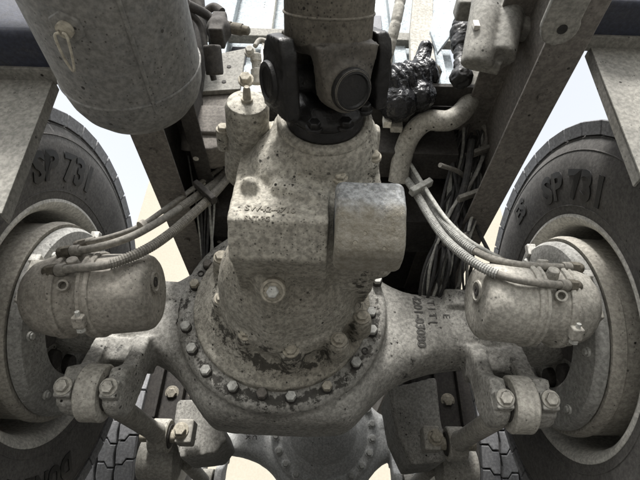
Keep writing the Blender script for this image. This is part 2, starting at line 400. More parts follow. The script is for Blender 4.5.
def carrier_mesh():
    mb = MB(); c = Vector((-.067, 0, AZ-.004))
    mb.lathe(c+Vector((0, .93, 0)), (0, 1, 0), [(0, .150), (.045, .188), (.055, .206), (.09, .208)], 48)
    mb.lathe((-.05, .845, AZ-.01), (0, 1, 0), [(.025, .138), (.035, .150), (.06, .154), (.10, .15)], 44)
    mb.ball((-.048, .875, AZ-.022), 1, (.146, .190, .128), 32, 18)
    # gear case, front block
    mb.prism([(-.128, y, z) for y, z in ((.568, .456), (.628, .419), (.655, .428), (.76, .436), (.92, .48), (.92, .68), (.82, .76), (.61, .70), (.590, .60))], (.156, 0, 0))
    mb.prism([(.0, y, z) for y, z in ((.635, .475), (.68, .455), (.78, .455), (.92, .50), (.92, .68), (.84, .76), (.62, .70), (.605, .58))], (.118, 0, 0))
    mb.ball((-.05, .70, .60), 1, (.085, .16, .12))
    # ridge under the drain plug
    mb.cyl((-.066, .70, .445), (-.066, .90, .405), .034, .040)
    # pinion bearing housing
    mb.lathe((.018, .535, .640), (0, 1, -.05), [(0, .078), (.012, .088), (.03, .094), (.05, .094), (.06, .086), (.30, .10)], 40)
    mb.ball((.018, .60, .60), .07, (1.2, 1, .8))
    mb.ball((-.02, .70, .56), 1, (.135, .13, .11)); mb.ball((.06, .70, .60), 1, (.075, .11, .12))
    # lugs round the bearing cap
    for a in (200, 240, 285, 330, 20, 60, 120, 160):
        p = Vector((.018+.092*math.cos(R(a)), .575, .640+.092*math.sin(R(a)))); mb.cyl(p, p+Vector((0, .06, 0)), .016, .018, 14)
    # rib and boss on the block face
    mb.tube([at(274, 186, Y=.575), at(295, 192, Y=.573), at(318, 202, Y=.58)], .014)
    mb.cyl(at(249, 185, Y=.564), at(249, 185, Y=.60), .0125, .015, 18)
    # flange lugs round the inner ring
    for px, py in ((222, 299), (246, 334), (291, 351), (339, 341), (362, 318), (221, 258)):
        p = at(px, py, Y=.890); mb.cyl(p, p+Vector((0, .06, .0)), .020, .027, 18)
    # cylinder foot
    mb.cyl(at(247, 135, Y=.60), at(250, 172, Y=.70), .040, .05)
    mb.box(at(262, 150, Y=.66), (.06, .08, .08))
    mb.ball(at(378, 262, Y=.72), .03)
    mb.box((.080, .72, .54), (.05, .10, .10))
    return mb
cr = casting('differential_carrier', carrier_mesh(), 'carrier', ax1, .0045, 5, .0010)
for px, py in ((222, 298), (246, 333), (291, 350), (339, 340), (362, 317), (221, 257)):
    p = at(px, py, Y=.887); hexbolt(MB(), p, (0, -1, 0), .0125, .010).build('carrier_bolt', 'bolt', cr, .0012)
# drain plug
p = at(273, 291, Y=.690); d = (Vector((0, -.75, -.66))).normalized()
dp = MB().lathe(p, d, [(-.02, .021), (.002, .021), (.004, .0195), (.004, .0165), (.002, .016), (.002, .001)], 32).build('drain_plug', 'bolt', cr)
MB().lathe(p+d*.002, d, [(0, .0105), (.010, .0105), (.012, .009)], 6).build('plug_head', 'boltgrey', dp, .001)
# raised casting marks
text_on('SW42-4710', .0165, .0012, at(270, 213, Y=.5735), at(298, 214, Y=.563)-at(242, 210, Y=.563), (0, .155, 1), 'markpale', cr, 'casting_mark', .0004, True)
text_on('SNT-PG', .0115, .001, at(257, 221, Y=.5705), (1, 0, 0), (0, .155, 1), 'markpale', cr, 'casting_mark', .0003, True)
text_on('4201-03080', .029, .0018, (.257, 1.0395, AZ-.010), (0, 0, -1), (1, 0, 0), 'mark', hs, 'casting_number', .0009, True)
text_on('T I T I', .026, .0016, (.292, 1.0395, AZ+.012), (0, 0, -1), (1, 0, 0), 'mark', hs, 'casting_number', .0003, True)
text_on('E', .024, .0016, (.326, 1.0395, AZ+.0), (0, 0, -1), (1, 0, 0), 'mark', hs, 'casting_number', .0003, True)
text_on('10-8003', .0165, .0014, (-.308, 1.0395, AZ-.022), (.10, 0, 1), (-1, 0, .1), 'mark', hs, 'casting_number', .0003, True)
# differential lock cylinder
a = at(247, 101, Y=.515); bq = at(248, 140, Y=.60); d = (a-bq).normalized()
sc = MB().lathe(bq-d*.03, d, [(0, .036), ((a-bq).length*.55, .035), ((a-bq).length*.56, .0375), ((a-bq).length+.018, .0375), ((a-bq).length+.028, .033), ((a-bq).length+.031, .02)], 36).build('lock_cylinder', 'carrier', ax1, .001)
pp = a+d*.0; MB().lathe(pp-d*.006, d, [(0, .010), (.012, .010), (.013, .007), (.03, .006), (.034, .004)], 12).build('nipple', 'bolt', sc)
for off in (-.044, .044):
    q = bq + Vector((off, 0, 0)) + d*.01
    MB().cyl(q-d*.03, q+d*.012, .013, seg=16).build('cylinder_lug', 'carrier', sc, .002)
    hexbolt(MB(), q+d*.012, d, .0095, .010).build('cylinder_bolt', 'bolt', sc, .001)
# pinion nose detail: seal ring, nuts
MB().torus((.018, .533, .640), (0, 1, 0), .071, .010, 44, 10).build('seal_ring', 'carrier', ax1)
MB().lathe((.018, .50, .6435), (0, 1, -.1), [(0, .058), (.012, .062), (.03, .066), (.034, .06)], 40).build('dust_cover', 'black', ax1, .001)
for a_ in (205, 243, 287, 335):
    p = Vector((.018+.094*math.cos(R(a_)), .574, .640+.094*math.sin(R(a_)))); hexbolt(MB(), p, (0, -1, 0), .010, .010).build('cap_bolt', 'bolt', ax1, .001)
p = at(384, 268, Y=.85); MB().tube([p, p+Vector((.012, -.004, .002)), p+Vector((.024, -.006, .008))], .006).build('grease_nipple', 'white', ax1)

# ribbed cover box hanging beside the pinion
cbx = thing('cover_box', 'rounded grey metal cover box with a browner lower half', 'cover', (.087, .56, .44))
def rbox(mb, prof, x0, x1, r=.012):
    xs = [(x0, r), (x0+r*.3, r*.3), (x0+r, 0), (x1-r, 0), (x1-r*.3, r*.3), (x1, r)]
    c = Vector((0, sum(p[0] for p in prof)/len(prof), sum(p[1] for p in prof)/len(prof))); vs = []; fs = []; n = len(prof)
    for x, k in xs:
        for y, z in prof:
            q = Vector((0, y, z))-c; q = q*(1-k/max(q.length, 1e-6)); vs.append((x, c.y+q.y, c.z+q.z))
    for i in range(len(xs)-1):
        for j in range(n): fs.append((i*n+j, i*n+(j+1) % n, (i+1)*n+(j+1) % n, (i+1)*n+j))
    fs.append(tuple(range(n))); fs.append(tuple((len(xs)-1)*n+j for j in range(n))); return mb.add(vs, fs)
prof = [(.545, .516), (.538, .510), (.535, .50), (.535, .462), (.540, .450), (.562, .418), (.572, .408), (.585, .404), (.63, .407), (.64, .42), (.635, .51), (.625, .516)]
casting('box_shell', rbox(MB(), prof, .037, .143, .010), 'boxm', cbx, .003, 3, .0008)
MB().box((.09, .625, .47), (.06, .06, .05)).build('mount_lug', 'carrier', cbx, .004)

# backing plates and brake anchors, part of the axle
for s in (-1, 1):
    c = Vector((s*.612, AY, AZ))
    d = Vector((s, 0, 0))
    mb = MB().lathe(c, d, [(0, .138), (-.006, .145), (-.008, .20), (-.004, .228), (.008, .237), (.020, .238), (.022, .232), (.012, .226), (.006, .17), (.010, .142)], 72, closed=True)
    bp = mb.build('backing_plate', 'plate', ax1)
    for k, a_ in enumerate((20, 95, 160, 215, 262, 310)):
        q = Vector((s*.603, AY+.205*math.cos(R(a_)), AZ+.205*math.sin(R(a_))))
        hexbolt(MB(), q, (-s, 0, 0), .008, .008).build('plate_bolt', 'boltgrey', bp, .001)
    for a_ in (172, 100):
        q = Vector((s*.612, AY+.232*math.cos(R(a_)), AZ+.232*math.sin(R(a_))))
        MB().box(q, (.024, .020, .034), Matrix.Rotation(R(a_)+R(90), 3, 'X')).build('plate_clip', 'rim', bp, .003)
    # shoe web and spider seen through the opening
    mb = MB().lathe((s*.628, AY, AZ), d, [(0, .07), (0, .175), (.012, .19), (.012, .07)], 60, closed=True); mb.build('brake_spider', 'housing', ax1)
    mb = MB()
    for a_ in (225, 262, 300):
        q = Vector((s*.612, AY+.115*math.cos(R(a_)), AZ+.115*math.sin(R(a_)))); mb.cyl(q, q+Vector((s*.02, 0, 0)), .022, .026, 16)
    mb.build('anchor_boss', 'dark', ax1, .002)
    MB().prism([(s*.606, AY+y, AZ+z) for y, z in ((-.13, .02), (-.07, -.02), (-.06, -.09), (-.10, -.125), (-.145, -.06))], (s*.02, 0, 0)).build('shoe_web', 'dark', ax1, .003)
    # camshaft bracket between chamber and spider
    mb = MB().cyl((s*.47, .885, .49), (s*.62, .93, .53), .030, .034); mb.box((s*.585, .93, .50), (.03, .14, .10))
    casting('chamber_bracket', mb, 'dust', ax1, .005, 4)

# ------------------------------------------------------------------ second axle
ax2 = thing('drive_axle', 'paler grey rear drive axle seen beneath the first axle', 'axle', (0, AY+WHEELBASE, AZ))
h2 = bpy.data.objects.new('axle_housing', hs.data.copy()); COL.objects.link(h2); h2.data.materials.clear(); h2.data.materials.append(M['rear'])
h2.parent = ax2; h2.location = (0, -AY, -AZ); h2.scale = (-1, 1, 1)
mb = MB().lathe((.067, AY+WHEELBASE-.18, AZ-.004), (0, 1, 0), [(0, .13), (.012, .165), (.03, .185), (.045, .196), (.055, .212), (.10, .214)], 64).ball((.06, AY+WHEELBASE-.17, AZ-.01), 1, (.155, .11, .15))
casting('differential_carrier', mb, 'rear', ax2, .006, 4, .0008)
for k in range(22):
    a_ = 2*math.pi*(k+.5)/22; p = Vector((.067+.226*math.cos(a_), AY+WHEELBASE-.131, AZ-.004+.226*math.sin(a_)))
    MB().cyl(p+Vector((0, -.004, 0)), p+Vector((0, .01, 0)), .020, seg=16).build('bolt_pad', 'rear', ax2, .002)
    hexbolt(MB(), p+Vector((0, -.004, 0)), (0, -1, 0), .0145, .014, False).build('flange_bolt', 'boltgrey', ax2, .0012)
text_on('T2K', .030, .002, (-.30, AY+WHEELBASE-.0905, AZ-.02), (0, 0, -1), (1, 0, 0), 'dark', ax2, 'casting_number')
text_on('TSC', .030, .002, (-.268, AY+WHEELBASE-.0905, AZ-.02), (0, 0, -1), (1, 0, 0), 'dark', ax2, 'casting_number')
for s in (-1, 1):
    MB().lathe((s*.612, AY+WHEELBASE, AZ), (s, 0, 0), [(0, .10), (-.006, .158), (-.004, .236), (.012, .247), (.022, .240), (.012, .10)], 48, closed=True).build('backing_plate', 'dust', ax2)

# ------------------------------------------------------------------ wheels
SIDE = [(.000, .300), (-.006, .325), (-.014, .37), (-.018, .41), (-.016, .445), (-.008, .478), (.004, .497), (.010, .508), (.016, .514), (.030, .518)]   # (outward from the inner face, radius)
def side_x(r):
    for (x0, r0), (x1, r1) in zip(SIDE, SIDE[1:]):
        if r0 <= r <= r1: return x0+(x1-x0)*(r-r0)/(r1-r0)
    return SIDE[-1][0]
def block_mesh(col):
    "one tread block lying on the tread: u across the tyre, v round it"
    u0, u1 = [(.0, .060), (.068, .128), (.136, .196), (.204, .264)][col]
    h = 2*math.pi*.54/40; gap = .007; um = (u0+u1)/2
    st = .020 if col % 2 == 0 else -.020
    out = [(u0, gap/2), (um-.008, gap/2), (um+.006, gap/2+st), (u1, gap/2+st), (u1+.004, h*.5+st*.5), (u1, h-gap/2+st), (um+.006, h-gap/2+st), (um-.008, h-gap/2), (u0, h-gap/2), (u0+.004, h*.5)]
    if col == 0: out[0] = (u0-.006, gap/2); out[-2] = (u0-.006, h-gap/2); out[-1] = (u0-.006, h*.5)
    if col == 3: out[3] = (u1+.006, gap/2+st); out[4] = (u1+.006, h*.5+st); out[5] = (u1+.006, h-gap/2+st)
    vs = []
    for top in (0, 1):
        for u, v in out:
            edge = min(abs(u-.0), abs(.264-u)); crown = -.010*max(0, (abs(u-.132)/.132))**3
            rr = (.540+crown if top else .505); uu = u + (.0 if top else (.004 if u < .005 else (-.004 if u > .262 else 0)))
            vs.append((uu, .5385 if top else .505, (v-h/2)*(1 if top else .95)))
    n = len(out); fs = [tuple(range(n-1, -1, -1)), tuple(range(n, 2*n))] + [(i, (i+1) % n, n+(i+1) % n, n+i) for i in range(n)]
    mb = MB(); mb.add(vs, fs); me = mb.mesh('tread_block'); me.materials.append(M['tread']); return me
BLK = [block_mesh(c) for c in range(4)]
# one bevelled copy of every block kind
for i, me in enumerate(BLK):
    bm = bmesh.new(); bm.from_mesh(me); es = [e for e in bm.edges if e.calc_face_angle(0) > .9 and min(math.hypot(v.co.y, v.co.z) for v in e.verts) > .52]
    bmesh.ops.bevel(bm, geom=es, offset=.0022, segments=1, affect='EDGES'); bm.to_mesh(me); bm.free()

def tyre_text(body, size, r0, ang, s, xin, parent, cy_=None, name='lettering', bold=.0038, squeeze=1.):
    me = text_mesh(body, size, .0012, bold); cx_ = AY if cy_ is None else cy_
    for v in me.vertices:
        r_ = r0+v.co.y-size*.36; a_ = R(ang) + (1 if s > 0 else -1)*v.co.x*squeeze/r0
        x = xin+side_x(r_)-.0022-v.co.z
        v.co = (s*x, cx_+r_*math.cos(a_), AZ+r_*math.sin(a_))
    me.update(); return finish(me, name, 'letter', parent, 0, 0)

def wheel(s, yc, label, front):
    t = thing('wheel', label, 'wheel', (s*.79, yc, 0), 'inner drive wheels')
    xin = .662; c = Vector((0, yc, AZ)); d = Vector((s, 0, 0))
    half = SIDE + [(.06, .519), (.135, .521), (.21, .519)]
    full = half + [(.27-x, r) for x, r in reversed(SIDE)]
    prof = [(xin+x, r) for x, r in full] + [(xin+.25, .285), (xin+.02, .285)]
    ty = MB().lathe(c, d, prof, 128, closed=True).build('tyre', 'rubber', t, 0, 50)
    # fine ribs on the sidewall
    for r_, w_ in ((.332, .0016), (.470, .0018), (.500, .0022)):
        MB().torus(c+d*(xin+side_x(r_)), d, r_, w_, 128, 8).build('sidewall_rib', 'rubber', ty)
    for col in range(4):
        for k in range(40):
            if not front and col == 0: pass
            b_ = bpy.data.objects.new('tread_block', BLK[col]); COL.objects.link(b_); b_.parent = ty
            b_.location = Vector((s*(xin+.003), yc, AZ)) - t.location - ty.location
            b_.rotation_euler = (2*math.pi*k/40 + (.06 if col % 2 else 0), 0, 0); b_.scale = (s, 1, 1)
    # rim: flange lip, bead seat, deep barrel and disc
    rp = [(xin+.002, .292), (xin-.005, .303), (xin-.004, .310), (xin+.002, .313), (xin+.012, .309), (xin+.016, .300), (xin+.05, .292), (xin+.10, .288), (xin+.25, .288), (xin+.258, .306), (xin+.262, .30), (xin+.25, .280), (xin+.12, .280), (xin+.055, .279), (xin+.02, .281)]
    MB().lathe(c, d, rp, 96, closed=True).build('rim', 'rim', t)
    MB().lathe(c, d, [(xin+.17, .06), (xin+.17, .281), (xin+.18, .281), (xin+.18, .06)], 64, closed=True).build('wheel_disc', 'rim', t)
    dr = MB().lathe(c, d, [(.640, .220), (.634, .246), (.648, .252), (.660, .252), (.664, .247), (.69, .2465), (.71, .246), (.83, .244), (.835, .06), (.82, .06), (.82, .22), (.65, .222)], 96, closed=True).build('brake_drum', 'drum', t)
    if front:
        if s < 0:
            tyre_text('SP 731', .100, .397, 125, s, xin, ty, yc, squeeze=1.08)
            tyre_text('DUNLOP', .078, .405, -69, s, xin, ty, yc)
        else:
            tyre_text('SP 731', .100, .388, 131, s, xin, ty, yc, squeeze=1.08)
            tyre_text('ES', .075, .415, 88, s, xin, ty, yc)
            tyre_text('DUNLOP', .078, .405, -78, s, xin, ty, yc)
    return t
wheel(-1, AY, 'black tyre on dusty wheel beside the air tank', True)
wheel(1, AY, 'black tyre on dusty wheel beside the pipe elbow', True)
wheel(-1, AY+WHEELBASE, 'rear tyre with grey zigzag tread behind the air tank side wheel', False)
wheel(1, AY+WHEELBASE, 'rear tyre with grey zigzag tread behind the pipe elbow side wheel', False)

# ------------------------------------------------------------------ brake chambers
def chamber(s, label):
    cm_ = 'chamber' if s < 0 else 'dust'
    e = Vector((s*.322, .872, .487)); f_ = Vector((s*.585, .885, .472)) if s < 0 else Vector((s*.585, .885, .486))
    if s > 0: e = Vector((.345, .872, .487))
    d = (f_-e).normalized()*(.93 if s < 0 else .86); sd_ = d.length
    t = thing('brake_chamber', label, 'brake chamber', (e+f_)/2-Vector((0, 0, .09)), 'spring brake chambers')
    sh = MB().lathe(e, d, [(0, .03), (.0005, .060), (.003, .069), (.009, .0755), (.018, .079), (.032, .0805), (.095, .083), (.118, .083)], 56, stretch=True).build('spring_housing', cm_, t)
    MB().lathe(e, d, [(.110, .082), (.111, .087), (.114, .089), (.120, .089), (.122, .086), (.126, .086), (.128, .089), (.134, .089), (.136, .087), (.137, .082)], 56, stretch=True).build('clamp_band', cm_, t)
    MB().lathe(e, d, [(.136, .080), (.145, .077), (.175, .077), (.186, .082)], 48, stretch=True).build('flange_case', cm_, t)
    MB().lathe(e, d, [(.184, .080), (.185, .086), (.188, .088), (.194, .088), (.196, .085), (.200, .085), (.202, .088), (.207, .087), (.209, .080)], 56, stretch=True).build('clamp_band', cm_, t)
    MB().lathe(e, d, [(.206, .085), (.225, .083), (.255, .074), (.272, .06), (.275, .03)], 48, stretch=True).build('service_housing', cm_, t)
    # release bolt plug on the end face
    u = Vector((0, 0, 1)); v = d.cross(u).normalized()
    q = e + Vector((0, -.02, .012))
    pl = MB().lathe(q, -d, [(-.006, .023), (.002, .023), (.003, .019), (.0005, .016), (.0005, .001)], 30).build('release_plug', cm_, t)
    MB().lathe(q, -d, [(0, .0105), (.0025, .0105), (.0025, .005), (.0, .004)], 20).build('plug_ring', 'dark', pl)
    rad = lambda a_: Vector((0, math.cos(R(a_)), math.sin(R(a_))))
    # port bosses with elbows, clamp screws, breather tube
    for h, a_, k in ((.162, 128, 0), (.162, 160, 1)):
        p0 = e+d*h+rad(a_)*.070; p1 = e+d*h+rad(a_)*.095
        MB().cyl(p0, p1, .014, .011, 16).build('port_boss', cm_, t, .002)
    for h in ((.125,) if s < 0 else (.197,)):
        q = e+d*h+rad(240)*.096
        lug = MB().box(q, (.022, .018, .026), Matrix.Rotation(R(240), 3, 'X')); lug.build('clamp_lug', cm_, t, .003)
        MB().cyl(q-rad(330)*.022, q+rad(330)*.022, .0045, seg=10).build('clamp_bolt', 'boltgrey', t)
        MB().lathe(q+rad(330)*.014, rad(330), [(0, .009), (.009, .009)], 6).build('clamp_nut', 'boltgrey', t, .001)
    p0 = e+d*.165+rad(195)*.074
    tb = MB().lathe(p0, rad(195)+Vector((-s*.2, 0, -.1)), [(0, .011), (.020, .011), (.020, .0075), (.004, .007)], 24); tb.build('breather', cm_, t)
    p0 = e+d*.150+rad(262)*.075; p1 = e+d*.10+rad(250)*.094
    return e, d
eL, dL = chamber(-1, 'brown dusty spring brake chamber on the air tank side of the axle')
eR, dR = chamber(1, 'paler dusty spring brake chamber beside the axle arm with tall casting digits')

# ------------------------------------------------------------------ air hoses
def hose(label, px, m, r, ridged=False, ends=(None, None), seg=10):
    P = spline([at(a, b_, Y=y) for a, b_, y in px], 24)
    # resample evenly
    L_ = [0]
    for i in range(1, len(P)): L_.append(L_[-1]+(P[i]-P[i-1]).length)
    step = .0017 if ridged else .008; n = max(6, int(L_[-1]/step)); Q = []; j = 0
    for i in range(n+1):
        s_ = L_[-1]*i/n
        while j < len(P)-2 and L_[j+1] < s_: j += 1
        k = (s_-L_[j])/max(1e-9, L_[j+1]-L_[j]); Q.append(P[j].lerp(P[j+1], k))
    t = thing('air_hose', label, 'hose', Q[0], 'air hoses of the brakes')
    i0 = int(n*ends[0]) if ends[0] else 0
    if ridged:
        MB().tube(Q[i0:], r, 12, lambda i: r*(1.09 if (i % 3) < 2 else .88)).build('spiral_guard', m, t, 0, 0)
        if i0: MB().tube(Q[:i0+3], r*.86, 12).build('hose_body', 'hose', t)
    else: MB().tube(Q, r, 12).build('hose_body', m, t)
    d0 = (Q[0]-Q[min(12, n)]).normalized()
    cu = MB().lathe(Q[0]-d0*.030, d0, [(0, r*1.15), (.004, r*1.3), (.018, r*1.3), (.02, r*1.1)], 20).build('ferrule', 'hose', t)
    MB().lathe(Q[0]-d0*.010, d0, [(0, r*1.45), (.016, r*1.45)], 6).build('hose_nut', 'brass', t, .001)
    MB().ball(Q[0]+d0*.010, r*1.35).build('elbow', 'brass', t)
    return Q
Y0 = .79
hose('spiral guarded hose lowest of three on the air tank side chamber', [(53, 271, .80), (78, 268, .785), (110, 264, .78), (145, 250, .79), (172, 232, .82), (195, 212, .85), (212, 196, .88), (228, 178, .92), (246, 158, .96), (262, 150, .99)], 'hose', .0098, True, (.16, None))
hose('spiral guarded hose middle of three on the air tank side chamber', [(67, 252, .81), (95, 248, .80), (128, 238, .80), (155, 224, .82), (180, 208, .85), (200, 194, .88), (216, 182, .92), (238, 160, .97), (262, 145, 1.0)], 'hose', .0095, True, (.40, None))
hose('thin smooth hose topmost of three on the air tank side chamber', [(82, 243, .86), (110, 237, .85), (140, 226, .85), (168, 207, .87), (195, 187, .90), (218, 170, .93), (242, 153, .97), (262, 143, 1.0)], 'hose', .0062)
hose('spiral guarded hose lowest of three on the pipe elbow side chamber', [(572, 286, .80), (548, 284, .785), (515, 279, .78), (487, 270, .79), (462, 254, .81), (443, 236, .84), (428, 214, .87), (414, 190, .90), (401, 174, .93), (388, 168, .95), (372, 180, .98)], 'hosegrey', .0092, True, (.22, None))
hose('spiral guarded hose middle of three on the pipe elbow side chamber', [(574, 268, .82), (552, 267, .81), (520, 265, .81), (490, 258, .82), (466, 245, .84), (446, 226, .87), (430, 204, .90), (417, 182, .92), (404, 164, .94), (390, 160, .96), (372, 172, .99)], 'hosegrey', .0092, True, (.30, None))
hose('thin pale smooth hose topmost of three on the pipe elbow side chamber', [(505, 262, .86), (488, 252, .85), (468, 240, .85), (447, 220, .86), (432, 199, .87), (419, 178, .88), (407, 160, .90), (396, 154, .93), (380, 166, .97), (370, 178, .99)], 'wirepale', .0052)
def clamp(label, p, dirx, m, size):
    t = thing('hose_clamp', label, 'clamp', p); d, u, v = basis(dirx)
    rot = Matrix((d, u, v)).transposed()
    MB().box(p, size, rot).build('strap', m, t, .003)
    MB().cyl(p+v*size[2]*.3-u*.02, p+v*size[2]*.3+u*.006, .006, seg=12).build('clamp_screw', m, t)
clamp('dark clamp strap holding three hoses together beside the carrier', at(205, 192, Y=.855), at(225, 212, Y=.87)-at(188, 178, Y=.87), 'dark', (.075, .024, .014))
clamp('pale clamp strap bunching three hoses beside the cover box', at(421, 187, Y=.875), at(436, 180, Y=.88)-at(405, 197, Y=.88), 'wirepale', (.066, .022, .016))
tag(MB().lathe(at(143, 226, Y=.835), (at(150, 222, Y=.84)-at(136, 230, Y=.83)), [(-.006, .011), (-.006, .0135), (.006, .0135), (.006, .011)], 18).build('hose_tie', 'chamber'), 'small tie band round the hoses over the air tank side chamber', 'clamp')

# ------------------------------------------------------------------ torque rods and trunnion brackets
for s in (-1, 1):
    e1 = Vector((s*.438, .985, .308)); e2 = Vector((s*.452, 1.53, .335))
    t = thing('torque_rod', 'dusty torque rod with round bushed eye under the %s arm of axle' % ('air tank side' if s < 0 else 'pipe elbow side'), 'torque rod', e1-Vector((0, 0, .058)), 'torque rods under the first axle')
    d = (e2-e1).normalized()
    for e_, R_, hw in ((e1, .058, .023), (e2, .050, .028)):
        ey = MB().lathe(e_-Vector((hw, 0, 0)), (1, 0, 0), [(0, .036), (0, R_-.004), (.004, R_), (2*hw-.004, R_), (2*hw, R_-.004), (2*hw, .036)], 48, closed=True).build('eye', 'dust', t)
        MB().lathe(e_-Vector((hw+.004, 0, 0)), (1, 0, 0), [(0, .02), (0, .033), (.006, .037), (2*hw+.002, .037), (2*hw+.008, .033), (2*hw+.008, .02)], 40, closed=True).build('bush', 'dark', ey)
        MB().lathe(e_-Vector((.060, 0, 0)), (1, 0, 0), [(0, .019), (.120, .019)], 24).build('pin', 'bolt', ey)
    MB().lathe(e1+d*.050, d, [(0, .030), (.02, .027), (.05, .0255), (.40, .0255), (.43, .030)], 28).build('rod', 'dust', t)
    for xe in (.393, .483):
        q = Vector((s*xe, .951, .303))
        MB().box(q+Vector((0, -.002, 0)), (.034, .026, .036)).build('pin_pad', 'housing', t, .004)
        hexbolt(MB(), q+Vector((0, -.017, .002)), (0, -1, -.15), .0135, .011).build('pin_bolt', 'dust', t, .002)
    # trunnion bracket
    tb = thing('trunnion_bracket', 'dusty suspension bracket holding the rear end of the %s torque rod' % ('air tank side' if s < 0 else 'pipe elbow side'), 'bracket', (s*.36, 1.66, .25), 'trunnion brackets between axles')
    px = [(176, 400), (205, 398), (222, 425), (227, 439), (215, 454), (180, 458), (173, 432)] if s < 0 else [(388, 388), (437, 376), (441, 418), (446, 440), (447, 461), (412, 465), (396, 432)]
    pl = [at(a, b_, Y=1.60) for a, b_ in px]
    casting('bracket_leg', MB().prism(pl, (0, .22, 0)), 'housing', tb, .008, 3)
    MB().box((s*.375, 1.525, .345), (.05, .06, .07)).build('pin_pad', 'dust', tb, .006)
    hexbolt(MB(), Vector((s*.385, 1.494, .345)), (0, -1, 0), .018, .016).build('pin_bolt', 'bolt', tb, .0015)
    MB().box((s*.45, 1.80, .56), (.24, .30, .36)).build('saddle', 'dark', tb, .01)
    MB().box((s*.39, 1.80, .842), (.16, .24, .20)).build('saddle_post', 'dark', tb, .008)
    for x_ in (.36, .44, .52): MB().box((s*x_, 1.635, .56), (.012, .03, .30)).build('rib', 'dark', tb, .003)
    for x_ in (.40, .48): hexbolt(MB(), (s*x_, 1.65, .50), (0, -1, -.3), .018, .014).build('saddle_bolt', 'bolt', tb, .001)
    MB().cyl((s*.47, 1.85, .32), (s*.60, 1.85, .32), .075, .07, 32).build('trunnion_hub', 'dust', tb, .004)
    e3 = Vector((s*.45, 2.30, .30))
    t2 = thing('torque_rod', 'dusty torque rod running back to the rear axle on the %s' % ('air tank side' if s < 0 else 'pipe elbow side'), 'torque rod', e3-Vector((0, 0, .05)), 'torque rods to the rear axle')
    MB().cyl((s*.455, 1.92, .32), e3, .026, seg=20).build('rod', 'dust', t2)
    MB().lathe(e3-Vector((.031, 0, 0)), (1, 0, 0), [(0, .036), (0, .055), (.062, .055), (.062, .036)], 36, closed=True).build('eye', 'dust', t2)

# ------------------------------------------------------------------ propeller shaft
J = Vector((.019, .452, .650)); sd = Vector((0, -1, .39)).normalized()
ps = thing('propeller_shaft', 'spattered propeller shaft with greasy black universal joint at the differential', 'propeller shaft', J)
tu = MB().lathe(J+sd*.040, sd, [(0, .040), (.008, .058), (.018, .065), (.80, .065)], 48).build('tube', 'shaft', ps)
MB().torus(J+sd*.090, sd, .0650, .0020, 48, 8).build('weld_bead', 'shaft', ps)
_, u_, v_ = basis(sd); side = Vector((1, 0, 0)); up_ = side.cross(sd).normalized()
if up_.z < 0: up_ = -up_
q1 = (-up_*math.cos(R(27)) + side*math.sin(R(27))); q2 = sd.cross(q1).normalized()
# shaft yoke (ears along q1), flange yoke (ears along q2)
def fork(mb, q, w, base, reach, half, th, tip):
    "two flat ears along +-q, running from the base point along the shaft direction"
    w = Vector(w)
    for k in (1, -1):
        c0 = Vector(base)+q*half*k; c1 = J+q*half*k; al = (c1-c0)
        pl = [c0+w*.050, c1+w*.038+al.normalized()*tip, c1+w*.022+al.normalized()*(tip+.022), c1-w*.022+al.normalized()*(tip+.022), c1-w*.038+al.normalized()*tip, c0-w*.050]
        mb.prism([p-q*th/2 for p in pl], q*th)
        mb.cyl(c1-q*k*th*.6, c1+q*k*(th*.75), .039, .036, 28)
mb = MB().cyl(J+sd*.062, J+sd*.040, .0655, .056, 36)
fork(mb, q1, q2, J+sd*.058, 0, .052, .030, .0)
casting('shaft_yoke', mb, 'shaftoil', ps, .004, 4, .001)
mb = MB().lathe((.018, .512, .6425), (0, -1, .1), [(0, .066), (.014, .066), (.022, .055), (.03, .045)], 40)
fork(mb, q2, q1, Vector((.018, .505, .643)), 0, .077, .024, .046)
casting('flange_yoke', mb, 'black', ps, .004, 4, .001)
mb = MB().cyl(J-q1*.07, J+q1*.07, .020).cyl(J-q2*.07, J+q2*.07, .020).ball(J, .033); mb.build('cross', 'black', ps)
for q in (q1, -q1, q2, -q2):
    k = .084 if q in (q1, -q1) else .100
    MB().lathe(J+q*(k-.03), q, [(0, .031), (.026, .031), (.030, .029), (.031, .024), (.028, .022), (.028, .001)], 36).build('bearing_cap', 'black', ps)
    MB().torus(J+q*(k-.002), q, .0275, .0024, 36, 8).build('cap_ring', 'shaft' if q == q1 else 'black', ps)
for a_ in (215, 255, 300, 345):
    p = Vector((.018+.064*math.cos(R(a_)), .496, .6435+.064*math.sin(R(a_)))); hexbolt(MB(), p, (0, -1, .1), .0105, .012).build('flange_nut', 'black', ps, .001)

# ------------------------------------------------------------------ air tank
TC = Vector((-.280, 0, .647)); TR = .104
tk = thing('air_tank', 'dusty grey cylindrical air tank with hanging drain ring', 'air tank', (TC.x, .1, TC.z-TR))
MB().lathe((TC.x, -.25, TC.z), (0, 1, 0), [(0, TR*.6), (.03, TR*.93), (.06, TR), (.668, TR), (.69, TR*.996)], 72).build('shell', 'tank', tk)
MB().lathe((TC.x, .440, TC.z), (0, 1, 0), [(-.006, TR*.998), (.012, TR*.996), (.03, TR*.972), (.050, TR*.90), (.068, TR*.77), (.082, TR*.57), (.090, TR*.33), (.093, TR*.02)], 72).build('end_cap', 'tank', tk)
MB().torus((TC.x, .440, TC.z), (0, 1, 0), TR*.999, .0022, 72, 8).build('weld_seam', 'tank', tk)
aw = R(-58)
MB().tube([(TC.x+TR*1.004*math.cos(aw), -.2+k*.0345, TC.z+TR*1.004*math.sin(aw)) for k in range(20)], .0030, 8).build('weld_seam', 'tank', tk)
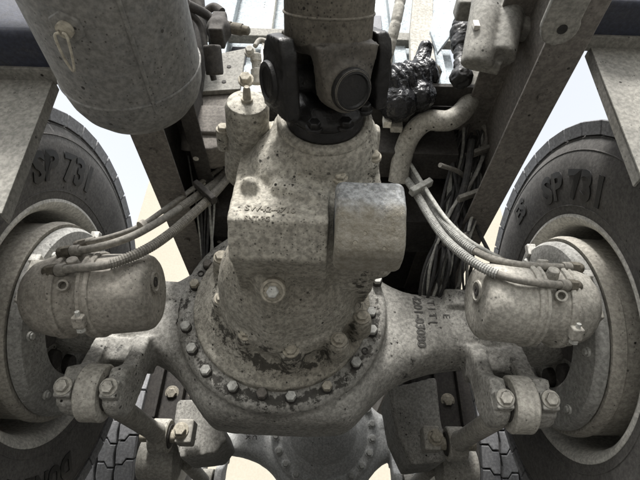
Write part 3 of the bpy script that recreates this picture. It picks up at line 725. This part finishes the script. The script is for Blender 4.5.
# drain valve
hit = None
dd = (at(67, 27, Y=.4)-CAM).normalized()
for k in range(2000):
    q = CAM+dd*(.3+k*.0003)
    if math.hypot(q.x-TC.x, q.z-TC.z) <= TR: hit = q; break
nrm = Vector((hit.x-TC.x, 0, hit.z-TC.z)).normalized()
dv = MB().lathe(hit-nrm*.003, nrm, [(0, .0215), (.005, .0205), (.006, .017)], 6).build('drain_boss', 'tank', tk, .0015)
MB().lathe(hit+nrm*.003, nrm, [(0, .010), (.006, .010), (.007, .006), (.007, .001)], 18).build('drain_valve', 'bolt', dv)
r0 = hit+nrm*.012
MB().tube(spline([r0+Vector((-.004, 0, 0)), r0+Vector((-.010, .004, -.002)), r0+Vector((-.009, .030, -.006)), r0+Vector((-.004, .046, -.008)), r0+Vector((.001, .030, -.006)), r0+Vector((.004, .004, -.002)), r0], 6), .0017, 8).build('pull_ring', 'bolt', dv)
MB().torus((TC.x, .03, TC.z), (0, 1, 0), TR+.002, .004, 64, 8).build('strap', 'rail', tk)

# ------------------------------------------------------------------ hanger plates and outrigger beams beside the frame
for s in (-1, 1):
    lab = 'air tank' if s < 0 else 'frame rail by the pipe elbow'
    hp = thing('mudguard_hanger', 'dusty grey mudguard hanger plate beside the %s' % lab, 'bracket', (s*.5, .53, .5), 'mudguard hanger plates')
    if s < 0: top, bot = at(55, 80, Y=.56), at(3, 215, Y=.56)
    else: top, bot = at(589, 47, Y=.56), at(640, 178, Y=.56)
    pl = [top, bot, bot+Vector((s*.22, 0, -.01)), top+Vector((s*.25, 0, .01))]
    MB().prism(pl, (0, -.004, 0)).build('plate', 'panel', hp, .001)
    MB().prism([top+Vector((s*.001, 0, 0)), bot+Vector((s*.001, 0, 0)), bot+Vector((s*.001, .022, 0)), top+Vector((s*.001, .022, 0))], (s*.004, 0, 0)).build('folded_edge', 'panel', hp, .001)
    hb = thing('outrigger_beam', 'dark navy outrigger beam above the %s' % ('plate beside the air tank' if s < 0 else 'plate beside the frame rail by the pipe elbow'), 'beam', (s*.6, .5, top.z), 'navy outrigger beams')
    x0 = abs(top.x)-.02
    MB().box((s*(x0+.21), .512, top.z+.065), (.42, .10, .134)).build('beam', 'navy', hb, .012)
    MB().box((s*(x0+.21), .548, top.z-.004), (.425, .034, .008)).build('lower_flange', 'panel', hb, .002)
    if s < 0:
        MB().box((-(x0+.18), .36, top.z+.10), (.40, .05, .05)).build('brace', 'navy', hb, .006)

# ------------------------------------------------------------------ things above the carrier, air tank side
cb = thing('gusset_bracket', 'dusty gusset bracket with rounded underside beside the lock cylinder', 'bracket', at(215, 100, Y=.78), None)
pl = [at(a, b_, Y=.80) for a, b_ in ((188, 86), (238, 84), (236, 128), (226, 146), (206, 150), (192, 140), (186, 112))]
casting('pocket', MB().prism(pl, (0, .07, 0)), 'rail', cb, .005, 4)
MB().prism([at(a, b_, Y=.785) for a, b_ in ((196, 58), (246, 48), (240, 89), (190, 92))], (0, .014, 0)).build('plate', 'panel', cb, .002)
for a, b_ in ((229, 67), (224, 82)): MB().lathe(at(a, b_, Y=.7855), (0, -1, 0), [(0, .006), (.002, .006)], 14).build('bolt_hole', 'dark', cb)
MB().box((-.255, .84, .93), (.12, .10, .10)).build('foot', 'rail', cb, .006)

vf = thing('air_valve', 'dark air valve block with brass pipe connector beside the shaft tube', 'valve', at(222, 40, Y=.62))
p = at(219, 30, Y=.62)
casting('body', MB().box(p, (.034, .05, .075)).cyl(at(212, 45, Y=.61), at(215, 75, Y=.66), .02).ball(p, .03), 'dark', vf, .004, 4)
a = at(226, 27, Y=.62); bq = at(266, 34, Y=.62); d = (bq-a).normalized()
MB().lathe(a, d, [(0, .014), (.012, .014), (.0125, .011), (.016, .011), (.0165, .0135), (.040, .0135), (.0405, .011), (.055, .010), (.058, .006)], 18).build('connector', 'brass', vf)
MB().tube(spline([at(186, 4, Y=.56), at(205, 14, Y=.60), at(219, 26, Y=.62)], 6), .011).build('inlet_pipe', 'dark', vf)
MB().tube(spline([at(188, 12, Y=.58), at(200, 25, Y=.61), at(206, 50, Y=.64), at(214, 80, Y=.70)], 6), .007).build('drain_pipe', 'dark', vf)
MB().tube(spline([at(205, 12, Y=.63), at(214, 7, Y=.62), at(222, 12, Y=.62)], 6), .010).build('elbow', 'dark', vf)

for k, (a0, b0, a1, b1, r_) in enumerate(((190, -5, 200, 84, .013), (198, -8, 196, 100, .016), (207, 10, 210, 70, .010), (187, 30, 190, 120, .012), (183, 60, 186, 150, .012))):
    MB().tube(spline([at(a0, b0, Y=.66), at((a0+a1)/2+4, (b0+b1)/2, Y=.72), at(a1, b1, Y=.80)], 6), r_, 12).build('supply_pipe', 'dark' if k != 2 else 'wire', vf)
ev = thing('shift_valve', 'dusty little valve with a hooked copper pipe above the lock cylinder', 'valve', at(256, 80, Y=.62))
MB().lathe(at(258, 84, Y=.63), at(255, 46, Y=.58)-at(258, 84, Y=.63), [(0, .014), (.03, .013), (.031, .010), (.045, .010), (.046, .012), (.06, .012), (.062, .008)], 16).build('body', 'dust', ev, .001)
MB().tube(spline([at(255, 46, Y=.58), at(260, 40, Y=.58), at(268, 44, Y=.585), at(269, 60, Y=.60), at(266, 78, Y=.63)], 8), .005).build('hooked_pipe', 'hose', ev)
hexbolt(MB(), at(246, 80, Y=.60), (0, -1, -.3), .012, .014).build('valve_bolt', 'bolt', ev, .001)
hexbolt(MB(), at(250, 52, Y=.585), (0, -1, -.3), .009, .012).build('valve_bolt', 'dust', ev, .001)

# ribbed front wall of the load body standing on the frame
hw = thing('body_front_wall', 'pale blue ribbed front wall of the load body above the shaft', 'truck body', (.03, 1.0, 1.022))
MB().box((.03, 1.06, 1.75), (.92, .03, 1.45)).build('sheet', 'pale', hw, .003)
for k, x in enumerate((-.36, -.20, -.105, .17, .29, .43)):
    MB().box((x, 1.025, 1.75), (.028 if k % 2 else .045, .04, 1.45)).build('rib', 'white' if k in (1, 3) else 'pale', hw, .004)
for z, h_, y in ((1.26, .05, 1.0), (1.62, .05, 1.0)):
    MB().box((.03, y, z), (.94, .035, h_)).build('rail', 'panel' if h_ == .05 else 'pale', hw, .004)
for x, z in ((-.175, 1.38), (-.30, 1.56), (.125, 1.55), (.29, 1.40), (.21, 1.80)):
    MB().box((x, 1.0425, z), (.06, .008, .10)).build('louvre', 'navy', hw, .002)

# ------------------------------------------------------------------ things above the carrier, exhaust side
el = thing('pipe_elbow', 'dusty bent pipe elbow between the frame rail and the shaft joint', 'pipe', at(440, 120, Y=.80))
MB().tube(spline([at(486, 40, Y=.74), at(477, 75, Y=.76), at(468, 104, Y=.78), at(450, 120, Y=.79), at(427, 121, Y=.80), at(411, 135, Y=.83), at(402, 158, Y=.88), at(398, 182, Y=.93)], 8), .026, 24).build('pipe', 'dust', el)
MB().torus(at(477, 72, Y=.758), at(486, 40, Y=.74)-at(468, 104, Y=.78), .029, .005, 32, 8).build('clip', 'black', el)

gj = thing('greased_boot', 'lumpy black rubber boot soaked in wet grease beside the shaft joint', 'boot', at(405, 80, Y=.70))
a0, a1 = at(380, 92, Y=.74), at(434, 72, Y=.74); ln_ = (a1-a0).length
prof = []
for k in range(6):
    h = ln_*(.04+.92*k/6); rr_ = .060-.020*k/6
    prof += [(h, rr_*.80), (h+ln_*.045, rr_), (h+ln_*.09, rr_), (h+ln_*.135, rr_*.80)]
mb = MB().lathe(a0, a1-a0, [(0, .03)]+prof+[(ln_*.98, .022), (ln_*1.05, .022)], 40)
mb.ball(at(398, 104, Y=.75), .045).ball(at(420, 96, Y=.75), .040).cyl(at(418, 74, Y=.73), at(426, 44, Y=.70), .022, .017)
casting('boot', mb, 'grease', gj, .0028, 12, .0030, 55)
MB().torus(a1, a1-a0, .0225, .0025, 32, 8).build('band', 'bolt', gj)
MB().box(at(387, 121, Y=.80), (.02, .02, .03)).build('tag_plate', 'white', gj, .001)
MB().box(at(396, 124, Y=.81), (.03, .02, .045)).build('lug', 'dust', gj, .003)

gm = thing('gear_housing', 'dark oily gear housing behind the greasy boot and pipe elbow', 'housing', (.24, .98, .80))
mb = MB().box((.25, 1.14, .93), (.22, .10, .24)).cyl((.20, 1.05, .90), (.20, 1.14, .90), .085).cyl((.31, 1.07, .86), (.31, 1.14, .86), .05)
casting('case', mb, 'dark', gm, .006, 4, .001)
for k in range(7):
    a_ = R(20+k*50); hexbolt(MB(), (.20+.07*math.cos(a_), 1.046, .90+.07*math.sin(a_)), (0, -1, 0), .009, .009).build('case_bolt', 'bolt', gm, .001)
rb = thing('rubber_gaiter', 'ragged black rubber gaiter between pale plate and cast bracket', 'gaiter', at(458, 60, Y=.68))
a0, a1 = at(462, 20, Y=.67), at(461, 84, Y=.67); ln_ = (a1-a0).length; prof = []
for k in range(6):
    h = ln_*k/6; rr_ = .024+.006*math.sin(k*1.3)
    prof += [(h, rr_*.78), (h+ln_*.05, rr_), (h+ln_*.10, rr_), (h+ln_*.15, rr_*.78)]
casting('gaiter', MB().lathe(a0, a1-a0, prof, 32), 'black', rb, .0028, 3, .0030, 50)

tag(MB().prism([at(a, b_, Y=.72) for a, b_ in ((436, 0), (456, -8), (459, 14), (450, 36), (438, 52), (430, 30))], (0, .012, 0)).build('guard_plate', 'pale', None, .002), 'scratched pale plate beside the black gaiter', 'plate')
tag(MB().prism([at(a, b_, Y=.86) for a, b_ in ((414, -10), (434, -10), (432, 40), (436, 60), (428, 92), (412, 90), (410, 30))], (0, .03, 0)).build('tan_plate', 'dust', None, .004), 'tan painted plate behind the greasy boot', 'plate')
vh = thing('vent_hose', 'tan ribbed vent hose standing beside the propeller shaft', 'hose', at(383, 88, Y=.62))
MB().tube(spline([at(403, -14, Y=.50), at(396, 22, Y=.53), at(388, 55, Y=.57), at(381, 92, Y=.62)], 24), .011, 14, lambda i: .0115 if i % 12 > 1 else .0102).build('hose_body', 'dust', vh)
MB().lathe(at(381, 92, Y=.62), (0, 1, -.6), [(0, .013), (.02, .013)], 16).build('ferrule', 'brass', vh)

kb = thing('cast_bracket', 'dusty two lobed cast bracket under the frame rail by the pipe elbow', 'bracket', at(500, 40, Y=.60))
mb = MB()
mb.tube([at(492, -30, Y=.52), at(484, 20, Y=.55), at(478, 58, Y=.58), at(476, 66, Y=.59)], .033, 18)
mb.tube([at(520, -30, Y=.52), at(508, 20, Y=.55), at(500, 58, Y=.58)], .031, 18)
mb.tube([at(548, -30, Y=.53), at(534, 5, Y=.55), at(522, 34, Y=.57)], .022, 18)
mb.prism([at(a, b_, Y=.58) for a, b_ in ((478, -20), (540, -20), (524, 28), (502, 64), (480, 60))], (0, .03, 0))
mb.box(at(466, 8, Y=.60), (.05, .05, .04))
casting('casting', mb, 'panel', kb, .0045, 4, .0008)
MB().box(at(476, 25, Y=.535), (.012, .01, .022)).build('plate_tag', 'white', kb, .001)
kt = thing('bracket_tab', 'small rounded bracket tab with a hole on the frame rail', 'bracket', at(562, 25, Z=.752))
c = at(560, 27, Z=.748)
mb = MB().cyl(c+Vector((0, 0, -.006)), c+Vector((0, 0, .006)), .030, seg=32).box(c+Vector((-.004, -.09, 0)), (.058, .18, .012)).box(c+Vector((-.03, -.14, .0)), (.05, .10, .03))
casting('tab', mb, 'panel', kt, .0035, 3)
MB().lathe(c+Vector((.002, 0, -.0065)), (0, 0, -1), [(0, .008), (.001, .008)], 18).build('tab_hole', 'black', kt)

# cables hanging inside the right rail
rr = random.Random(3)
for k in range(28):
    x0 = 488+rr.uniform(-8, 26); x1 = 430+rr.uniform(-14, 44); y0 = rr.uniform(20, 75); y1 = rr.uniform(305, 325)
    pts = [(x0, y0, .78+rr.uniform(0, .05))]
    for j in range(1, 5):
        f_ = j/5; pts.append((x0+(x1-x0)*f_+rr.uniform(-13, 13), y0+(y1-y0)*f_, .80+.25*f_+rr.uniform(-.02, .02)))
    pts.append((x1, y1, 1.16))
    pale = k % 3 == 2
    tag(MB().tube(spline([at(*p[:2], Y=p[2]) for p in pts], 6), rr.uniform(.003, .0055), 8).build('cable', 'wirepale' if pale else 'wire'),
        'thin pale cable hanging inside the frame rail by the pipe elbow' if pale else 'thin dark cable hanging inside the frame rail by the pipe elbow', 'cable', 'cables inside the pipe elbow side rail')
for k in range(7):
    x0 = 196+rr.uniform(-8, 20); x1 = 205+rr.uniform(-6, 14)
    tag(MB().tube(spline([at(x0, 160+rr.uniform(-15, 10), Y=.98), at((x0+x1)/2+rr.uniform(-5, 5), 210, Y=.99), at(x1, 292, Y=1.10)], 8), rr.uniform(.002, .004), 8).build('cable', 'wirepale' if k % 3 == 0 else 'wire'),
        'thin cable hanging inside the frame rail by the air tank', 'cable', 'cables inside the air tank side rail')
jb = thing('junction_block', 'dusty grey junction block on the inside of the frame rail by the pipe elbow', 'block', at(492, 120, Y=.86))
casting('block', MB().box(at(492, 112, Y=.86), (.05, .05, .10)).cyl(at(490, 92, Y=.84), at(494, 132, Y=.88), .022), 'panel', jb, .004, 3)
for a, b_ in ((488, 104), (494, 120)): hexbolt(MB(), at(a, b_, Y=.832), (0, -1, -.3), .008, .008).build('block_bolt', 'bolt', jb, .001)
for k, (a0, b0, a1, b1, r_, mt) in enumerate(((506, 70, 452, 225, .008, 'wire'), (500, 95, 470, 215, .0065, 'hose'), (472, 140, 445, 240, .009, 'wire'), (440, 165, 470, 190, .006, 'hose'))):
    tag(MB().tube(spline([at(a0, b0, Y=.84), at((a0+a1)/2+6, (b0+b1)/2-4, Y=.90), at(a1, b1, Y=.99)], 8), r_, 10).build('conduit', mt),
        ['thick dark conduit slanting down from the cast bracket', 'dusty conduit leaving the junction block', 'thick dark conduit below the cable clip', 'short dusty conduit crossing below the cable clip'][k], 'conduit', 'conduits inside the frame rail by the pipe elbow')
for k, (a, b_) in enumerate(((484, 150), (470, 195), (455, 240))):
    tag(MB().box(at(a, b_, Y=.86+.05*k), (.07, .02, .012), Matrix.Rotation(R(-25), 3, 'Y')).build('cable_strap', 'hose', None, .002),
        ['cable strap nearest the pipe elbow', 'cable strap halfway down the cable bundle', 'cable strap just above the numbered axle arm'][k], 'strap', 'straps round the cable bundle')
cl = thing('cable_clip', 'dusty cast cable clip below the pipe elbow', 'clip', at(442, 155, Y=.92))
casting('clip_body', MB().box(at(443, 156, Y=.92), (.035, .03, .035)).cyl(at(436, 140, Y=.91), at(440, 160, Y=.92), .010).cyl(at(450, 138, Y=.91), at(446, 160, Y=.92), .008), 'dust', cl, .003, 3)
tg = thing('pipe_run', 'thin pale brake pipe crossing under the pipe elbow', 'pipe', at(470, 128, Y=.86))
MB().tube([at(434, 131, Y=.86), at(470, 126, Y=.86), at(494, 118, Y=.86)], .0055, 10).build('pipe', 'hose', tg)
MB().tube(spline([at(478, 105, Y=.84), at(480, 118, Y=.845), at(488, 134, Y=.855), at(482, 150, Y=.87), at(466, 156, Y=.88)], 8), .009, 12).build('pipe', 'hose', tg)
# dark round body seen between the gusset and the carrier
sb = thing('air_bellows', 'dark round rubber bellows behind the hoses of the air tank side', 'bellows', at(215, 200, Y=1.2))
MB().lathe((-.22, 1.30, .92), (0, -.5, -.8), [(0, .10), (.02, .13), (.04, .12), (.06, .135), (.08, .12), (.085, .03)], 48).build('bellows', 'wire', sb)
